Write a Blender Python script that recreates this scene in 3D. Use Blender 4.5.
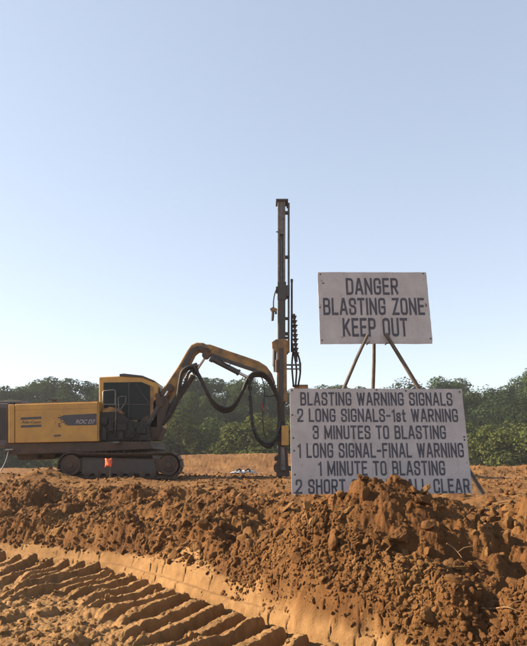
import bpy, bmesh, math, random
import numpy as np
from mathutils import Vector, Matrix, Euler
random.seed(7)
C = bpy.context.scene.collection
for o in list(bpy.data.objects): bpy.data.objects.remove(o)
scn = bpy.context.scene

# ------------------------------------------------------------------ camera
EYE = 0.46; PITCH = math.radians(13.1); F = 589.0; CX = 263.5; CY = 323.0
cd = bpy.data.cameras.new('camera'); cam = bpy.data.objects.new('camera', cd); C.objects.link(cam)
cam.location = (0, 0, EYE); cam.rotation_euler = (math.pi/2 + PITCH, 0, 0)
cd.sensor_fit = 'HORIZONTAL'; cd.sensor_width = 36; cd.lens = 36*F/527.0
cd.clip_start = 0.05; cd.clip_end = 3000
scn.camera = cam

# ------------------------------------------------------------------ sky, sun, exposure
SUN_EL = math.radians(28); SUN_AZ = math.radians(-84)      # azimuth from +Y, negative = to the left
w = bpy.data.worlds.new('World'); scn.world = w; w.use_nodes = True
nt = w.node_tree; nt.nodes.clear()
sky = nt.nodes.new('ShaderNodeTexSky'); sky.sky_type = 'NISHITA'; sky.sun_disc = False
sky.sun_elevation = SUN_EL; sky.sun_rotation = SUN_AZ
sky.altitude = 100; sky.air_density = 1.0; sky.dust_density = 0.25; sky.ozone_density = 1.3
bg = nt.nodes.new('ShaderNodeBackground'); bg.inputs[1].default_value = 0.15
hs = nt.nodes.new('ShaderNodeHueSaturation'); hs.inputs['Saturation'].default_value = 0.95; hs.inputs['Hue'].default_value = 0.507
gm_ = nt.nodes.new('ShaderNodeGamma'); gm_.inputs[1].default_value = 0.5
out = nt.nodes.new('ShaderNodeOutputWorld')
nt.links.new(sky.outputs[0], hs.inputs['Color']); nt.links.new(hs.outputs[0], gm_.inputs[0]); nt.links.new(gm_.outputs[0], bg.inputs[0]); nt.links.new(bg.outputs[0], out.inputs[0])
sd = bpy.data.lights.new('sun', 'SUN'); sd.energy = 5.0; sd.angle = math.radians(0.6); sd.color = (1.0, 0.81, 0.58)
so = bpy.data.objects.new('sun', sd); C.objects.link(so)
sv = Vector((math.sin(SUN_AZ)*math.cos(SUN_EL), math.cos(SUN_AZ)*math.cos(SUN_EL), math.sin(SUN_EL)))
so.rotation_euler = (-sv).to_track_quat('-Z', 'Y').to_euler(); so.location = sv*60
vs = scn.view_settings; vs.view_transform = 'Standard'; vs.look = 'None'; vs.gamma = 1; vs.exposure = 1.68
vs.use_curve_mapping = False
scn.render.engine = 'CYCLES'

# ------------------------------------------------------------------ helpers
def P(px, py, Y):
    """point of the world at depth Y (metres in front of the tripod spot) in the direction of photo pixel (px, py)"""
    c, s = math.cos(PITCH), math.sin(PITCH)
    a = (px-CX)/F; b = (CY-py)/F
    d = Vector((a, c - b*s, s + b*c))
    return Vector((0, 0, EYE)) + d*(Y/d.y)

def tag(o, label=None, cat=None, group=None, kind=None):
    if label: o['label'] = label
    if cat: o['category'] = cat
    if group: o['group'] = group
    if kind: o['kind'] = kind
    return o
ROOT = {}
def thing(name, label, cat, loc, group=None):
    o = bpy.data.objects.new(name, None); C.objects.link(o); o.location = loc; o.empty_display_size = .2
    ROOT[o] = Vector(loc)
    return tag(o, label, cat, group)

def frame_of(d):
    d = d.normalized()
    a = Vector((0, 0, 1)) if abs(d.z) < .9 else Vector((1, 0, 0))
    u = d.cross(a).normalized(); v = u.cross(d).normalized()
    return u, v
class MB:
    def __init__(s): s.v = []; s.f = []; s.sm = []
    def add(s, vs, fs, smooth=False):
        n = len(s.v); s.v += [Vector(p) for p in vs]
        for f in fs: s.f.append([i+n for i in f]); s.sm.append(smooth)
        return s
    def box(s, a, b, M=None):
        a, b = Vector(a), Vector(b)
        vs = [Vector((x, y, z)) for x in (a.x, b.x) for y in (a.y, b.y) for z in (a.z, b.z)]
        if M: vs = [M @ p for p in vs]
        return s.add(vs, [(0,1,3,2),(4,6,7,5),(0,4,5,1),(2,3,7,6),(0,2,6,4),(1,5,7,3)])
    def prism(s, pts, ext):
        ext = Vector(ext); n = len(pts); pts = [Vector(p) for p in pts]
        vs = pts + [p+ext for p in pts]
        fs = [list(range(n)), list(range(2*n-1, n-1, -1))]
        for i in range(n): j = (i+1) % n; fs.append((i, i+n, j+n, j))
        return s.add(vs, fs)
    def cyl(s, p0, p1, r0, r1=None, n=14, caps=True):
        r1 = r0 if r1 is None else r1
        p0, p1 = Vector(p0), Vector(p1); u, v = frame_of(p1-p0); vs = []
        for p, r in ((p0, r0), (p1, r1)):
            for k in range(n):
                t = 2*math.pi*k/n; vs.append(p + u*(r*math.cos(t)) + v*(r*math.sin(t)))
        s.add(vs, [(k, (k+1) % n, n+(k+1) % n, n+k) for k in range(n)], True)
        if caps:
            s.add(vs[:n], [list(range(n-1, -1, -1))]); s.add(vs[n:], [list(range(n))])
        return s
    def tube(s, pts, r, n=8, rf=None):
        pts = [Vector(p) for p in pts]; m = len(pts); vs = []
        u = None
        for i, p in enumerate(pts):
            d = (pts[min(i+1, m-1)] - pts[max(i-1, 0)]).normalized()
            if u is None: u, v = frame_of(d)
            else:
                u = (u - d*u.dot(d)).normalized(); v = u.cross(d).normalized()
            rr = rf(i/(m-1)) if rf else r
            for k in range(n):
                t = 2*math.pi*k/n; vs.append(p + u*(rr*math.cos(t)) + v*(rr*math.sin(t)))
        fs = [(i*n+k, i*n+(k+1) % n, (i+1)*n+(k+1) % n, (i+1)*n+k) for i in range(m-1) for k in range(n)]
        s.add(vs, fs, True)
        s.add(vs[:n], [list(range(n-1, -1, -1))]); s.add(vs[-n:], [list(range(n))])
        return s
    def build(s, name, mat, parent=None, bevel=0):
        off = Vector((0, 0, 0)); q = parent
        while q is not None: off = off + Vector(q.location); q = q.parent
        me = bpy.data.meshes.new(name); me.from_pydata([tuple(p-off) for p in s.v], [], s.f)
        me.polygons.foreach_set('use_smooth', s.sm); me.update()
        bm = bmesh.new(); bm.from_mesh(me); bmesh.ops.recalc_face_normals(bm, faces=bm.faces); bm.to_mesh(me); bm.free()
        o = bpy.data.objects.new(name, me); C.objects.link(o); me.materials.append(mat)
        if parent is not None: o.parent = parent
        if bevel:
            b = o.modifiers.new('bevel', 'BEVEL'); b.width = bevel; b.segments = 2; b.limit_method = 'ANGLE'; b.angle_limit = math.radians(40)
        return o

def spline(pts, n=10):
    pts = [Vector(p) for p in pts]; r = []
    q = [pts[0]*2-pts[1]] + pts + [pts[-1]*2-pts[-2]]
    for i in range(1, len(q)-2):
        for k in range(n):
            t = k/n; a, b, c, d = q[i-1], q[i], q[i+1], q[i+2]
            r.append(.5*((2*b) + (c-a)*t + (2*a-5*b+4*c-d)*t*t + (3*b-a-3*c+d)*t**3))
    r.append(pts[-1]); return r

# ------------------------------------------------------------------ materials
def mat(name, col, rough=.7, metal=0, var=.25, scale=4, col2=None, bump=0, bscale=30, coat=0, spec=.5):
    m = bpy.data.materials.new(name); m.use_nodes = True; t = m.node_tree; b = t.nodes['Principled BSDF']
    b.inputs['Roughness'].default_value = rough; b.inputs['Metallic'].default_value = metal
    b.inputs['Specular IOR Level'].default_value = spec
    tc = t.nodes.new('ShaderNodeTexCoord'); n = t.nodes.new('ShaderNodeTexNoise'); n.inputs['Scale'].default_value = scale
    n.inputs['Detail'].default_value = 8; n.inputs['Roughness'].default_value = .65
    t.links.new(tc.outputs['Object'], n.inputs['Vector'])
    r = t.nodes.new('ShaderNodeValToRGB'); r.color_ramp.elements[0].position = .35; r.color_ramp.elements[1].position = .68
    c2 = col2 if col2 else tuple(c*(1-var) for c in col)
    r.color_ramp.elements[0].color = (*c2, 1); r.color_ramp.elements[1].color = (*col, 1)
    t.links.new(n.outputs[0], r.inputs[0]); t.links.new(r.outputs[0], b.inputs['Base Color'])
    if bump:
        n2 = t.nodes.new('ShaderNodeTexNoise'); n2.inputs['Scale'].default_value = bscale; n2.inputs['Detail'].default_value = 6
        t.links.new(tc.outputs['Object'], n2.inputs['Vector'])
        bp = t.nodes.new('ShaderNodeBump'); bp.inputs['Strength'].default_value = bump; bp.inputs['Distance'].default_value = .02
        t.links.new(n2.outputs[0], bp.inputs['Height']); t.links.new(bp.outputs[0], b.inputs['Normal'])
    return m
M = {}
M['yellow'] = mat('yellow_paint', (.50, .265, .042), .5, 0, .2, 2.5, (.36, .19, .045), .12, 25)
M['yellow_dirty'] = mat('dirty_yellow_paint', (.36, .18, .035), .6, 0, .2, 4, (.09, .055, .03))
M['dark'] = mat('dark_steel', (.028, .026, .027), .55, 0, .3, 6, (.05, .037, .03))
M['muddy'] = mat('muddy_steel', (.04, .030, .026), .8, 0, .3, 5, (.085, .046, .026), .4, 40)
M['purple'] = mat('dark_grey_paint', (.055, .05, .06), .5, 0, .3, 4, (.08, .06, .055))
M['steel'] = mat('grey_steel', (.15, .145, .145), .5, .5, .4, 8, (.08, .07, .06))
M['bright'] = mat('bright_rod', (.5, .5, .52), .2, 1, .2, 8)
M['rubber'] = mat('black_rubber', (.016, .015, .016), .6, 0, .3, 9, (.034, .028, .025), spec=.25)
M['glass'] = mat('dark_cab_glass', (.010, .013, .014), .3, 0, .3, 2, spec=.2)
M['rust'] = mat('mast_paint', (.17, .145, .13), .6, 0, .3, 6, (.06, .05, .05))
M['decal'] = mat('decal_dark', (.05, .045, .055), .5, 0, .2, 5)
M['decal_pale'] = mat('decal_pale', (.35, .33, .33), .5, 0, .2, 5)
M['orange'] = mat('fluorescent_orange_cloth', (.95, .13, .035), .7, 0, .2, 8)
M['sign'] = mat('weathered_white_board', (.455, .425, .42), .65, 0, .15, 5, (.365, .335, .33), .15, 60)
def drips(m):
    t = m.node_tree; L = t.links.new; b = t.nodes['Principled BSDF']; src = b.inputs['Base Color'].links[0].from_socket
    tc = t.nodes.new('ShaderNodeTexCoord'); mp = t.nodes.new('ShaderNodeMapping'); mp.inputs['Scale'].default_value = (26, 26, 2.2); L(tc.outputs['Object'], mp.inputs[0])
    fac = None
    for vec, sc, lo, hi, col in ((mp.outputs[0], 1, .60, .80, (.22, .16, .12)), (tc.outputs['Object'], 38, .67, .72, (.20, .13, .085))):
        n = t.nodes.new('ShaderNodeTexNoise'); n.inputs['Scale'].default_value = sc; n.inputs['Detail'].default_value = 5; L(vec, n.inputs['Vector'])
        r = t.nodes.new('ShaderNodeMapRange'); r.inputs[1].default_value = lo; r.inputs[2].default_value = hi; r.inputs[4].default_value = .55; L(n.outputs[0], r.inputs[0])
        x = t.nodes.new('ShaderNodeMix'); x.data_type = 'RGBA'; x.inputs[7].default_value = (*col, 1); L(r.outputs[0], x.inputs[0]); L(src, x.inputs[6]); src = x.outputs[2]
    L(src, b.inputs['Base Color'])
drips(M['sign']); drips(M['yellow'])
M['letter'] = mat('dark_letter_paint', (.045, .045, .06), .7, 0, .3, 14, (.075, .075, .095))
M['wood'] = mat('weathered_pole_wood', (.12, .095, .075), .8, 0, .4, 12, (.06, .048, .04))
M['bolt'] = mat('bolt_steel', (.05, .045, .045), .6)
M['rustspot'] = mat('chipped_brown', (.16, .10, .075), .8)
M['edge'] = mat('board_edge', (.33, .25, .19), .8, 0, .4, 15)
M['pale_sheet'] = mat('pale_plastic_sheet', (.25, .27, .30), .5, 0, .3, 10, (.16, .17, .20))
M['red'] = mat('faded_red_tape', (.35, .05, .03), .7)
M['bark'] = mat('bark', (.09, .07, .05), .9, 0, .4, 6)
M['twig'] = mat('dry_root', (.24, .14, .065), .9, 0, .4, 20)

# ------------------------------------------------------------------ numpy noise and terrain
def h2(ix, iy, seed):
    ix = ix.astype(np.int64); iy = iy.astype(np.int64)
    n = (ix*374761393 + iy*668265263 + seed*974634161) & 0xffffffff
    n = ((n ^ (n >> 13))*1274126177) & 0xffffffff
    n = ((n ^ (n >> 16))*2246822519) & 0xffffffff
    return ((n ^ (n >> 15)) & 0xffffff)/float(0xffffff)
def vnoise(x, y, seed):
    ix, iy = np.floor(x), np.floor(y); fx, fy = x-ix, y-iy
    fx = fx*fx*fx*(fx*(fx*6-15)+10); fy = fy*fy*fy*(fy*(fy*6-15)+10)
    a = h2(ix, iy, seed); b = h2(ix+1, iy, seed); c = h2(ix, iy+1, seed); d = h2(ix+1, iy+1, seed)
    return (a*(1-fx)+b*fx)*(1-fy) + (c*(1-fx)+d*fx)*fy
def fbm(x, y, o, seed, g=.5):
    r = 0; a = 1; t = 0
    for k in range(o):
        r = r + a*(vnoise(x*2**k + 17.3*k, y*2**k - 9.1*k, seed+k)-.5); t += a; a *= g
    return r/t*2                                # about -1..1
def lumps(x, y, cell, seed, dens=.8):
    """clod-like domes: one per cell, random size and height, 0..1"""
    x = x/cell; y = y/cell; ix, iy = np.floor(x), np.floor(y); best = np.zeros_like(x)
    for dx in (-1, 0, 1):
        for dy in (-1, 0, 1):
            cx, cy = ix+dx, iy+dy
            jx = cx + .15 + .7*h2(cx, cy, seed); jy = cy + .15 + .7*h2(cx, cy, seed+1)
            r = .35 + .5*h2(cx, cy, seed+2); hh = (.35 + .65*h2(cx, cy, seed+3))*(h2(cx, cy, seed+4) < dens)
            an = 6.283*h2(cx, cy, seed+5); el = .6 + .8*h2(cx, cy, seed+6)
            ux = (x-jx)*np.cos(an) + (y-jy)*np.sin(an); uy = -(x-jx)*np.sin(an) + (y-jy)*np.cos(an)
            q = np.maximum(0, 1 - (ux*ux*el + uy*uy/el)/(r*r))
            tilt = 1 + .9*(ux*(h2(cx, cy, seed+7)-.5) + uy*(h2(cx, cy, seed+8)-.5))*2
            best = np.maximum(best, np.minimum(q**.5*hh*r*1.3*tilt, hh*.75))
    return best
def sstep(a, b, x):
    t = np.clip((x-a)/(b-a), 0, 1); return t*t*(3-2*t)

CURVE = [(-40, 13), (-14, 12.2), (-8, 11.2), (-4.05, 9.6), (-2.25, 8.6), (-1.4, 7.65), (-.7, 6.72), (-.02, 5.85), (.42, 5.19), (.80, 4.80), (1.18, 4.49), (2.0, 3.94), (3.5, 3.15), (8, 2), (40, 0)]
cpts = np.array([(p.x, p.y) for p in spline([Vector((a, b, 0)) for a, b in CURVE], 9)])
cseg = np.diff(cpts, axis=0); clen = np.hypot(cseg[:, 0], cseg[:, 1]); cs0 = np.concatenate([[0], np.cumsum(clen)[:-1]])
def curve_ds(x, y):
    best = np.full(x.shape, 1e9); D = np.zeros_like(best); S = np.zeros_like(best)
    for i in range(len(cseg)):
        ax, ay = cpts[i]; dx, dy = cseg[i]; L = clen[i]
        t = np.clip(((x-ax)*dx + (y-ay)*dy)/(L*L), 0, 1)
        ex = x-ax-t*dx; ey = y-ay-t*dy; q = ex*ex+ey*ey
        m = q < best
        best = np.where(m, q, best); sg = np.sign(dx*(y-ay) - dy*(x-ax))
        D = np.where(m, sg*np.sqrt(q), D); S = np.where(m, cs0[i]+t*L, S)
    return D, S
WD = [-.05, 0, .03, .045, .07, .10, .115, .14, .17, .24, .27, .32, .37, .44]
WZ = [0, .0, .11, .145, .160, .158, .164, .22, .30, .34, .37, .385, .46, .48]
rng = np.random.default_rng(5)
cr_s = []; q = 20.0
while q < 60: q += rng.uniform(.12, 1.0)**1.3+.05; cr_s.append((q, rng.uniform(.018, .048)*(1.5 if q > 41 else 1), rng.uniform(.005, .009), rng.uniform(0, 99), rng.uniform(.0, .3)))
Z0 = -1.05
def H(x, y):
    """terrain height and the share of pale compacted soil"""
    d, s = curve_ds(x, y)
    near = (y < 22) & (y > 2.2) & (np.abs(x) < 14)
    w1 = fbm(x*1.3, y*1.3, 3, 11); w2 = fbm(x*5, y*5, 3, 21); w3 = fbm(x*22, y*22, 3, 31)
    # cracks and waviness of the cut wall
    dd = d + .016*fbm(s*1.4, s*0+3, 2, 5) + .004*w3
    for (q, dep, wid, ph, lo) in cr_s:
        m = np.abs(s-q) < .2
        if m.any():
            sq = s[m]-q + .02*np.sin(d[m]*55+ph) + .012*np.sin(d[m]*140+ph*2) + .01*w2[m]
            dd[m] = dd[m] - dep*np.exp(-(sq/wid)**2)*sstep(-.02, .06, d[m])
    sc = .72 + .30*sstep(37, 41, s) - .40*sstep(41.6, 43.5, s) + .10*fbm(s*.8, s*0, 2, 8)
    scl = .75 + .25*sstep(37, 41, s) + .22*sstep(41.5, 43.2, s)
    wz = np.interp(dd, WD, WZ); wall = np.minimum(wz, .16)*scl + np.maximum(wz-.16, 0)*sc
    wall += .006*np.sin(dd*140)*sstep(.10, .12, dd)*(1-sstep(.2, .24, dd))
    # tread print in front of it: ribs of squeezed soil
    u = s + .48*d + .02*w1 + .004*w2 + .0015*w3
    ph = (u/.325) % 1.0; cell = np.floor(u/.325)
    hr = .7 + .4*h2(cell, cell*0, 44)
    rib = sstep(.0, .14, ph)*(1-sstep(.50, .56, ph))*(.86+.16*sstep(.1, .45, ph))
    reach = .85 + .65*h2(cell, cell*0, 45)
    brk = sstep(-.42, .1, fbm(x*2.2, y*2.2, 2, 61))
    env = sstep(-reach-.25, -reach+.3, d)*(1-sstep(-.05, .03, d))
    tread = .150*hr*rib*env*(.82+.18*brk)
    nub = sstep(-.36, -.24, d)*(1-sstep(-.10, -.03, d))
    tread += .012*nub*rib*(.5+h2(cell, cell*0, 46))
    tread += nub*.012*lumps(x, y, .09, 700)
    far_t = 1-sstep(-reach-.1, -reach+.4, d)
    rough_t = far_t*(.10*lumps(x+.05*w2, y, .34, 71, .6) + .05*lumps(x, y, .15, 81, .7)) + (.10+.90*far_t)*(.022*lumps(x+.02*w3, y, .07, 91, .6)+.010*lumps(x, y, .03, 95, .7)) + .010*w3
    low = Z0 + wall + tread*(d < .03) + rough_t*(1-sstep(-.1, 0, d)) + .03*w1*(1-sstep(-.2, 0, d)) + .004*w3*(d < 0)
    # crumbled bank
    edge = .18 - .08*sstep(41.4, 43.0, s) + .22*np.exp(-((s-40.3)/.55)**4) + .08*fbm(s*1.9, s*0+7, 3, 15) + .05*fbm(s*8, s*0+1, 2, 16)
    edge = edge - .20*(1-sstep(.25, .5, np.abs(s-32.6)*.55))*0
    m_up = sstep(edge-.05, edge+.03, d)
    t = np.clip((d-.24)/2.15, 0, 1)
    top = Z0 + .16*scl + .18*sc; base = np.where(d < np.maximum(.24, edge), Z0+wall, top + (-.02-top)*(t**.9))
    xw = x + .07*w2 + .02*w3; yw = y + .07*fbm(x*5+9, y*5, 3, 25)
    bank = sstep(-.03, .10, d-edge)*(1-sstep(2.1, 3.1, d))
    bank2 = sstep(.0, .22, d-edge)*(1-sstep(1.9, 2.7, d))
    calm = 1-.85*np.exp(-((x-.95)/.7)**4 - ((y-5.95)/.5)**4)
    rub = .24*w1*bank2*calm + .27*lumps(xw, yw, .62, 101, .75)*bank2*calm + .115*lumps(xw, yw, .30, 111, .8)*bank2 + .065*lumps(xw, yw, .145, 121, .85)*sstep(-.02, .13, d-edge)*bank \
        + .045*lumps(xw, yw, .075, 131, .9)*bank + .022*lumps(x+.02*w3, y, .036, 141, .9)*bank + .012*w3*bank
    rub -= .16*calm*sstep(.4, .9, d)*(1-sstep(2.3, 3.2, d))
    # mound in front of the boards and heaps along the crest
    gx = lambda cx, cy, rx, ry, a: a*np.exp(-((x-cx)/rx)**2 - ((y-cy)/ry)**2)
    mound = gx(.98, 6.0, .58, .44, .52) + gx(1.0, 5.55, .8, .45, .16) + gx(.52, 6.1, .35, .35, .13) + gx(1.35, 5.9, .35, .35, .08) + gx(1.65, 5.6, .4, .4, .12) + gx(.45, 6.15, .4, .4, .12) + gx(1.2, 5.2, .5, .4, .16) + gx(2.9, 5.9, .8, .5, .10)
    # the flat bench and the heaps behind
    pl = d > 2.0
    flat = sstep(1.8, 3.0, d)
    bench = .035*fbm(x*.9, y*.9, 4, 201)*2 + .03*fbm(x*4, y*6, 4, 207, .7) + .030*lumps(xw, yw, .32, 211, .45) + .02*lumps(xw, yw, .13, 221, .5) + .01*w3*.4
    heap = gx(-2.6, 27, 5.5, 2.6, .62) + gx(3.0, 28, 5, 2.6, .40) + gx(-5.2, 14.6, .62, .5, .27) + gx(-6.5, 15.4, .8, .7, .12)
    ridge = np.exp(-((y-17.5)/1.6)**2)*sstep(4.5, 6.0, x)*(.20+.22*lumps(xw, yw, 1.1, 301, .85)+.05*w2)
    drop = -1.6*sstep(34, 55, y)
    rim = np.exp(-((d-2.35)/.3)**2)*(.0+.13*lumps(xw, yw, .42, 311, .4))*sstep(-9, -6, x)
    z_up = base + rub + mound + flat*(bench + heap + ridge + drop) + rim
    z = low*(1-m_up) + z_up*m_up
    z = np.where(near | (y > 2.2), z, Z0 + .03*w1)
    pale = (1-m_up) + m_up*flat*(.30+.25*w1)
    # an older, higher wheel print left as a pale strip in the bank
    return z, np.clip(pale, 0, 1), d, s

def colf():
    a = np.linspace(-.47, .47, 820); b = np.linspace(.475, .75, 34)
    c = np.array([.8, .9, 1.05, 1.3, 1.7, 2.4, 4, 8, 20, 60])
    return np.concatenate([-c[::-1], -b[::-1], a, b, c])
def rowf():
    a = [-60, -30, -14, -7, -3, -1, .5, 1.5, 2.3, 2.8, 3.2]
    r = list(np.exp(np.arange(math.log(3.5), math.log(14.5), .00185)))
    r += list(np.exp(np.arange(math.log(14.55), math.log(40), .011)))
    r += list(np.exp(np.arange(math.log(42), math.log(420), .09)))
    return np.array(a + r)
cf, rf = colf(), rowf()
YY, FF = np.meshgrid(rf, cf, indexing='ij'); XX = FF*np.maximum(YY+1, 3.0)
ZZ, PALE, DD, SS = H(XX.ravel().copy(), YY.ravel().copy())
nr, nc = YY.shape
co = np.stack([XX.ravel(), YY.ravel(), ZZ], 1).astype(np.float32)
def grid_mesh(name, co, nr, nc, smooth=True):
    me = bpy.data.meshes.new(name); me.vertices.add(len(co)); me.vertices.foreach_set('co', co.ravel())
    i = np.arange(nr*nc).reshape(nr, nc)
    q = np.stack([i[:-1, :-1], i[:-1, 1:], i[1:, 1:], i[1:, :-1]], -1).reshape(-1, 4).astype(np.int32)
    me.loops.add(q.size); me.loops.foreach_set('vertex_index', q.ravel())
    me.polygons.add(len(q)); me.polygons.foreach_set('loop_start', np.arange(0, q.size, 4, dtype=np.int32))
    me.polygons.foreach_set('use_smooth', np.full(len(q), smooth)); me.update(calc_edges=True); me.validate()
    return me
gm = grid_mesh('ground', co, nr, nc)
at_ = gm.attributes.new('pale', 'FLOAT', 'POINT'); at_.data.foreach_set('value', PALE.astype(np.float32))

def soil_mat(name, use_attr, base=None):
    m = bpy.data.materials.new(name); m.use_nodes = True; t = m.node_tree; b = t.nodes['Principled BSDF']; L = t.links.new
    b.inputs['Roughness'].default_value = .95; b.inputs['Specular IOR Level'].default_value = .12
    g = t.nodes.new('ShaderNodeNewGeometry')
    def noise(sc, det=6, ro=.6):
        n = t.nodes.new('ShaderNodeTexNoise'); n.inputs['Scale'].default_value = sc; n.inputs['Detail'].default_value = det
        n.inputs['Roughness'].default_value = ro; L(g.outputs['Position'], n.inputs['Vector']); return n
    def ramp(src, stops):
        r = t.nodes.new('ShaderNodeValToRGB'); e = r.color_ramp.elements
        while len(e) < len(stops): e.new(.5)
        for k, (p, c) in enumerate(stops): e[k].position = p; e[k].color = (*c, 1)
        L(src, r.inputs[0]); return r
    n1 = noise(1.1); n2 = noise(9); n3 = noise(70, 8, .7)
    red = ramp(n1.outputs[0], [(.3, (.090, .041, .0155)), (.5, (.128, .060, .0215)), (.7, (.185, .098, .037))])
    tan = ramp(n1.outputs[0], [(.3, (.205, .115, .048)), (.55, (.275, .162, .071)), (.75, (.215, .115, .044))])
    mx = t.nodes.new('ShaderNodeMix'); mx.data_type = 'RGBA'
    if use_attr:
        a = t.nodes.new('ShaderNodeAttribute'); a.attribute_name = 'pale'; L(a.outputs['Fac'], mx.inputs[0])
    else: mx.inputs[0].default_value = base
    L(red.outputs[0], mx.inputs[6]); L(tan.outputs[0], mx.inputs[7])
    v = ramp(n2.outputs[0], [(.3, (.72, .70, .68)), (.7, (1.12, 1.1, 1.08))])
    m2 = t.nodes.new('ShaderNodeMix'); m2.data_type = 'RGBA'; m2.blend_type = 'MULTIPLY'; m2.inputs[0].default_value = 1
    L(mx.outputs[2], m2.inputs[6]); L(v.outputs[0], m2.inputs[7]); L(m2.outputs[2], b.inputs['Base Color'])
    bp = t.nodes.new('ShaderNodeBump'); bp.inputs['Strength'].default_value = .9; bp.inputs['Distance'].default_value = .018
    L(n3.outputs[0], bp.inputs['Height']); L(bp.outputs[0], b.inputs['Normal'])
    return m
M['soil'] = soil_mat('clay_soil', True); M['clod'] = soil_mat('red_clay_clod', False, .12); M['clod_mid'] = soil_mat('mixed_clay_slab', False, .35); M['clod_pale'] = soil_mat('pale_clay_clod', False, .75)
ground = bpy.data.objects.new('ground', gm); C.objects.link(ground); gm.materials.append(M['soil'])
tag(ground, 'orange brown clay ground with a deep tyre print and a churned bank', 'ground', kind='structure')

def gz(x, y): return float(H(np.array([float(x)]), np.array([float(y)]))[0][0])
def hit(px, py, y0=3.6, y1=40):
    """where the view direction of a photo pixel meets the ground"""
    Y = np.exp(np.linspace(math.log(y0), math.log(y1), 900)); pts = np.array([P(px, py, 1.0)]) - np.array([[0, 0, EYE]])
    x = pts[0, 0]*Y; z = EYE + pts[0, 2]*Y; g = H(x.copy(), Y.copy())[0]
    k = np.argmax(g > z)
    return Vector((x[k], Y[k], g[k]))

# ------------------------------------------------------------------ clods
def ico(sub):
    bm = bmesh.new(); bmesh.ops.create_icosphere(bm, subdivisions=sub, radius=1)
    v = np.array([p.co[:] for p in bm.verts]); f = np.array([[q.index for q in k.verts] for k in bm.faces]); bm.free()
    return v, f
def clod_shape(rg, sub=2, cuts=9, rough=.09):
    v, f = ico(sub)
    for _ in range(cuts):
        n = rg.normal(size=3); n /= np.linalg.norm(n); c = rg.uniform(.45, .92)
        e = v @ n - c; v = v - np.outer(np.maximum(e, 0), n)
    nz = fbm(v[:, 0]*2.2+v[:, 2]*1.7+rg.uniform(0, 50), v[:, 1]*2.2-v[:, 2]*1.3, 4, int(rg.integers(1, 9999)), .6)
    v = v*(1+rough*2.2*nz)[:, None]
    if sub > 2:
        n2 = fbm(v[:, 0]*7+v[:, 2]*5.3+rg.uniform(0, 50), v[:, 1]*7-v[:, 2]*4.1, 3, int(rg.integers(1, 9999)), .6); v = v*(1+.10*n2)[:, None]
    return v*np.array([1, rg.uniform(.6, 1), rg.uniform(.5, .9)]), f
def rotm(rg):
    q = rg.normal(size=4); q /= np.linalg.norm(q); a, b, c, d = q
    return np.array([[1-2*(c*c+d*d), 2*(b*c-a*d), 2*(b*d+a*c)], [2*(b*c+a*d), 1-2*(b*b+d*d), 2*(c*d-a*b)], [2*(b*d-a*c), 2*(c*d+a*b), 1-2*(b*b+c*c)]])
def tri_mesh(name, v, f):
    me = bpy.data.meshes.new(name); me.vertices.add(len(v)); me.vertices.foreach_set('co', v.astype(np.float32).ravel())
    me.loops.add(f.size); me.loops.foreach_set('vertex_index', f.astype(np.int32).ravel())
    k = f.shape[1]
    me.polygons.add(len(f)); me.polygons.foreach_set('loop_start', np.arange(0, f.size, k, dtype=np.int32))
    me.polygons.foreach_set('use_smooth', np.zeros(len(f), bool)); me.update(calc_edges=True); return me
def scatter(name, xs, ys, rs, label, material, protos, sink=.25, seed=1):
    rg = np.random.default_rng(seed); z = H(xs.copy(), ys.copy())[0]; V = []; Fs = []; n = 0
    for x, y, zz, r in zip(xs, ys, z, rs):
        pr = protos if r > .017 else tiny; v, f = pr[rg.integers(len(pr))]
        v = (v @ rotm(rg).T)*r + np.array([x, y, zz + r*(.45-sink)])
        V.append(v); Fs.append(f+n); n += len(v)
    me = tri_mesh(name, np.concatenate(V), np.concatenate(Fs)); o = bpy.data.objects.new(name, me); C.objects.link(o)
    me.materials.append(material); return tag(o, label, 'soil', kind='stuff')
rg = np.random.default_rng(3)
small = [clod_shape(rg, 2, 10) for _ in range(20)]; tiny = [clod_shape(rg, 1, 6, .12) for _ in range(12)]
def pick(n, xr, yr, cond, seed):
    r = np.random.default_rng(seed); x = r.uniform(*xr, n); y = r.uniform(*yr, n); d, s = curve_ds(x, y)
    k = cond(d, s, x, y, r); return x[k], y[k]
vis = lambda x, y: np.abs(x) < .5*y + .8
x1, y1 = pick(38000, (-7, 4.5), (4, 14), lambda d, s, x, y, r: vis(x, y) & (d > .17+.12*r.random(len(d))) & (d < 3.0) & (r.random(len(d)) < (1-sstep(1.7, 2.9, d)*.85)) & (fbm(x*2.2, y*2.2, 3, 77) > -.30+.7*r.random(len(d))-.1), 1)
r1 = .008 + .085*np.random.default_rng(9).random(len(x1))**6.5
scatter('loose_clods', x1, y1, r1, 'loose crumbled red clay lumps covering the churned bank', M['clod'], small)
x3, y3 = pick(60000, (-7, 4.5), (4, 13), lambda d, s, x, y, r: vis(x, y) & (d > .14+.12*r.random(len(d))) & (d < 2.9), 4)
scatter('soil_crumbs', x3, y3, .005+.011*np.random.default_rng(8).random(len(x3))**2, 'fine crumbs of red clay strewn over the bank', M['clod'], tiny, .3, 5)
x2, y2 = pick(22000, (-6, 2), (4.2, 9.6), lambda d, s, x, y, r: vis(x, y) & (d < -.03) & (r.random(len(d)) < .22+.7*sstep(-.9, -1.9, d)), 2)
scatter('pale_crumbs', x2, y2, .005+.036*np.random.default_rng(6).random(len(x2))**5, 'pale crumbs of dry clay lying in the tyre print', M['clod_pale'], small, .25, 7)
x4, y4 = pick(26000, (-9, 9), (6, 21), lambda d, s, x, y, r: vis(x, y) & (d > 2.2) & (fbm(x*.9, y*.9, 2, 55) > -.35+.5*r.random(len(d))-.2), 12)
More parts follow.
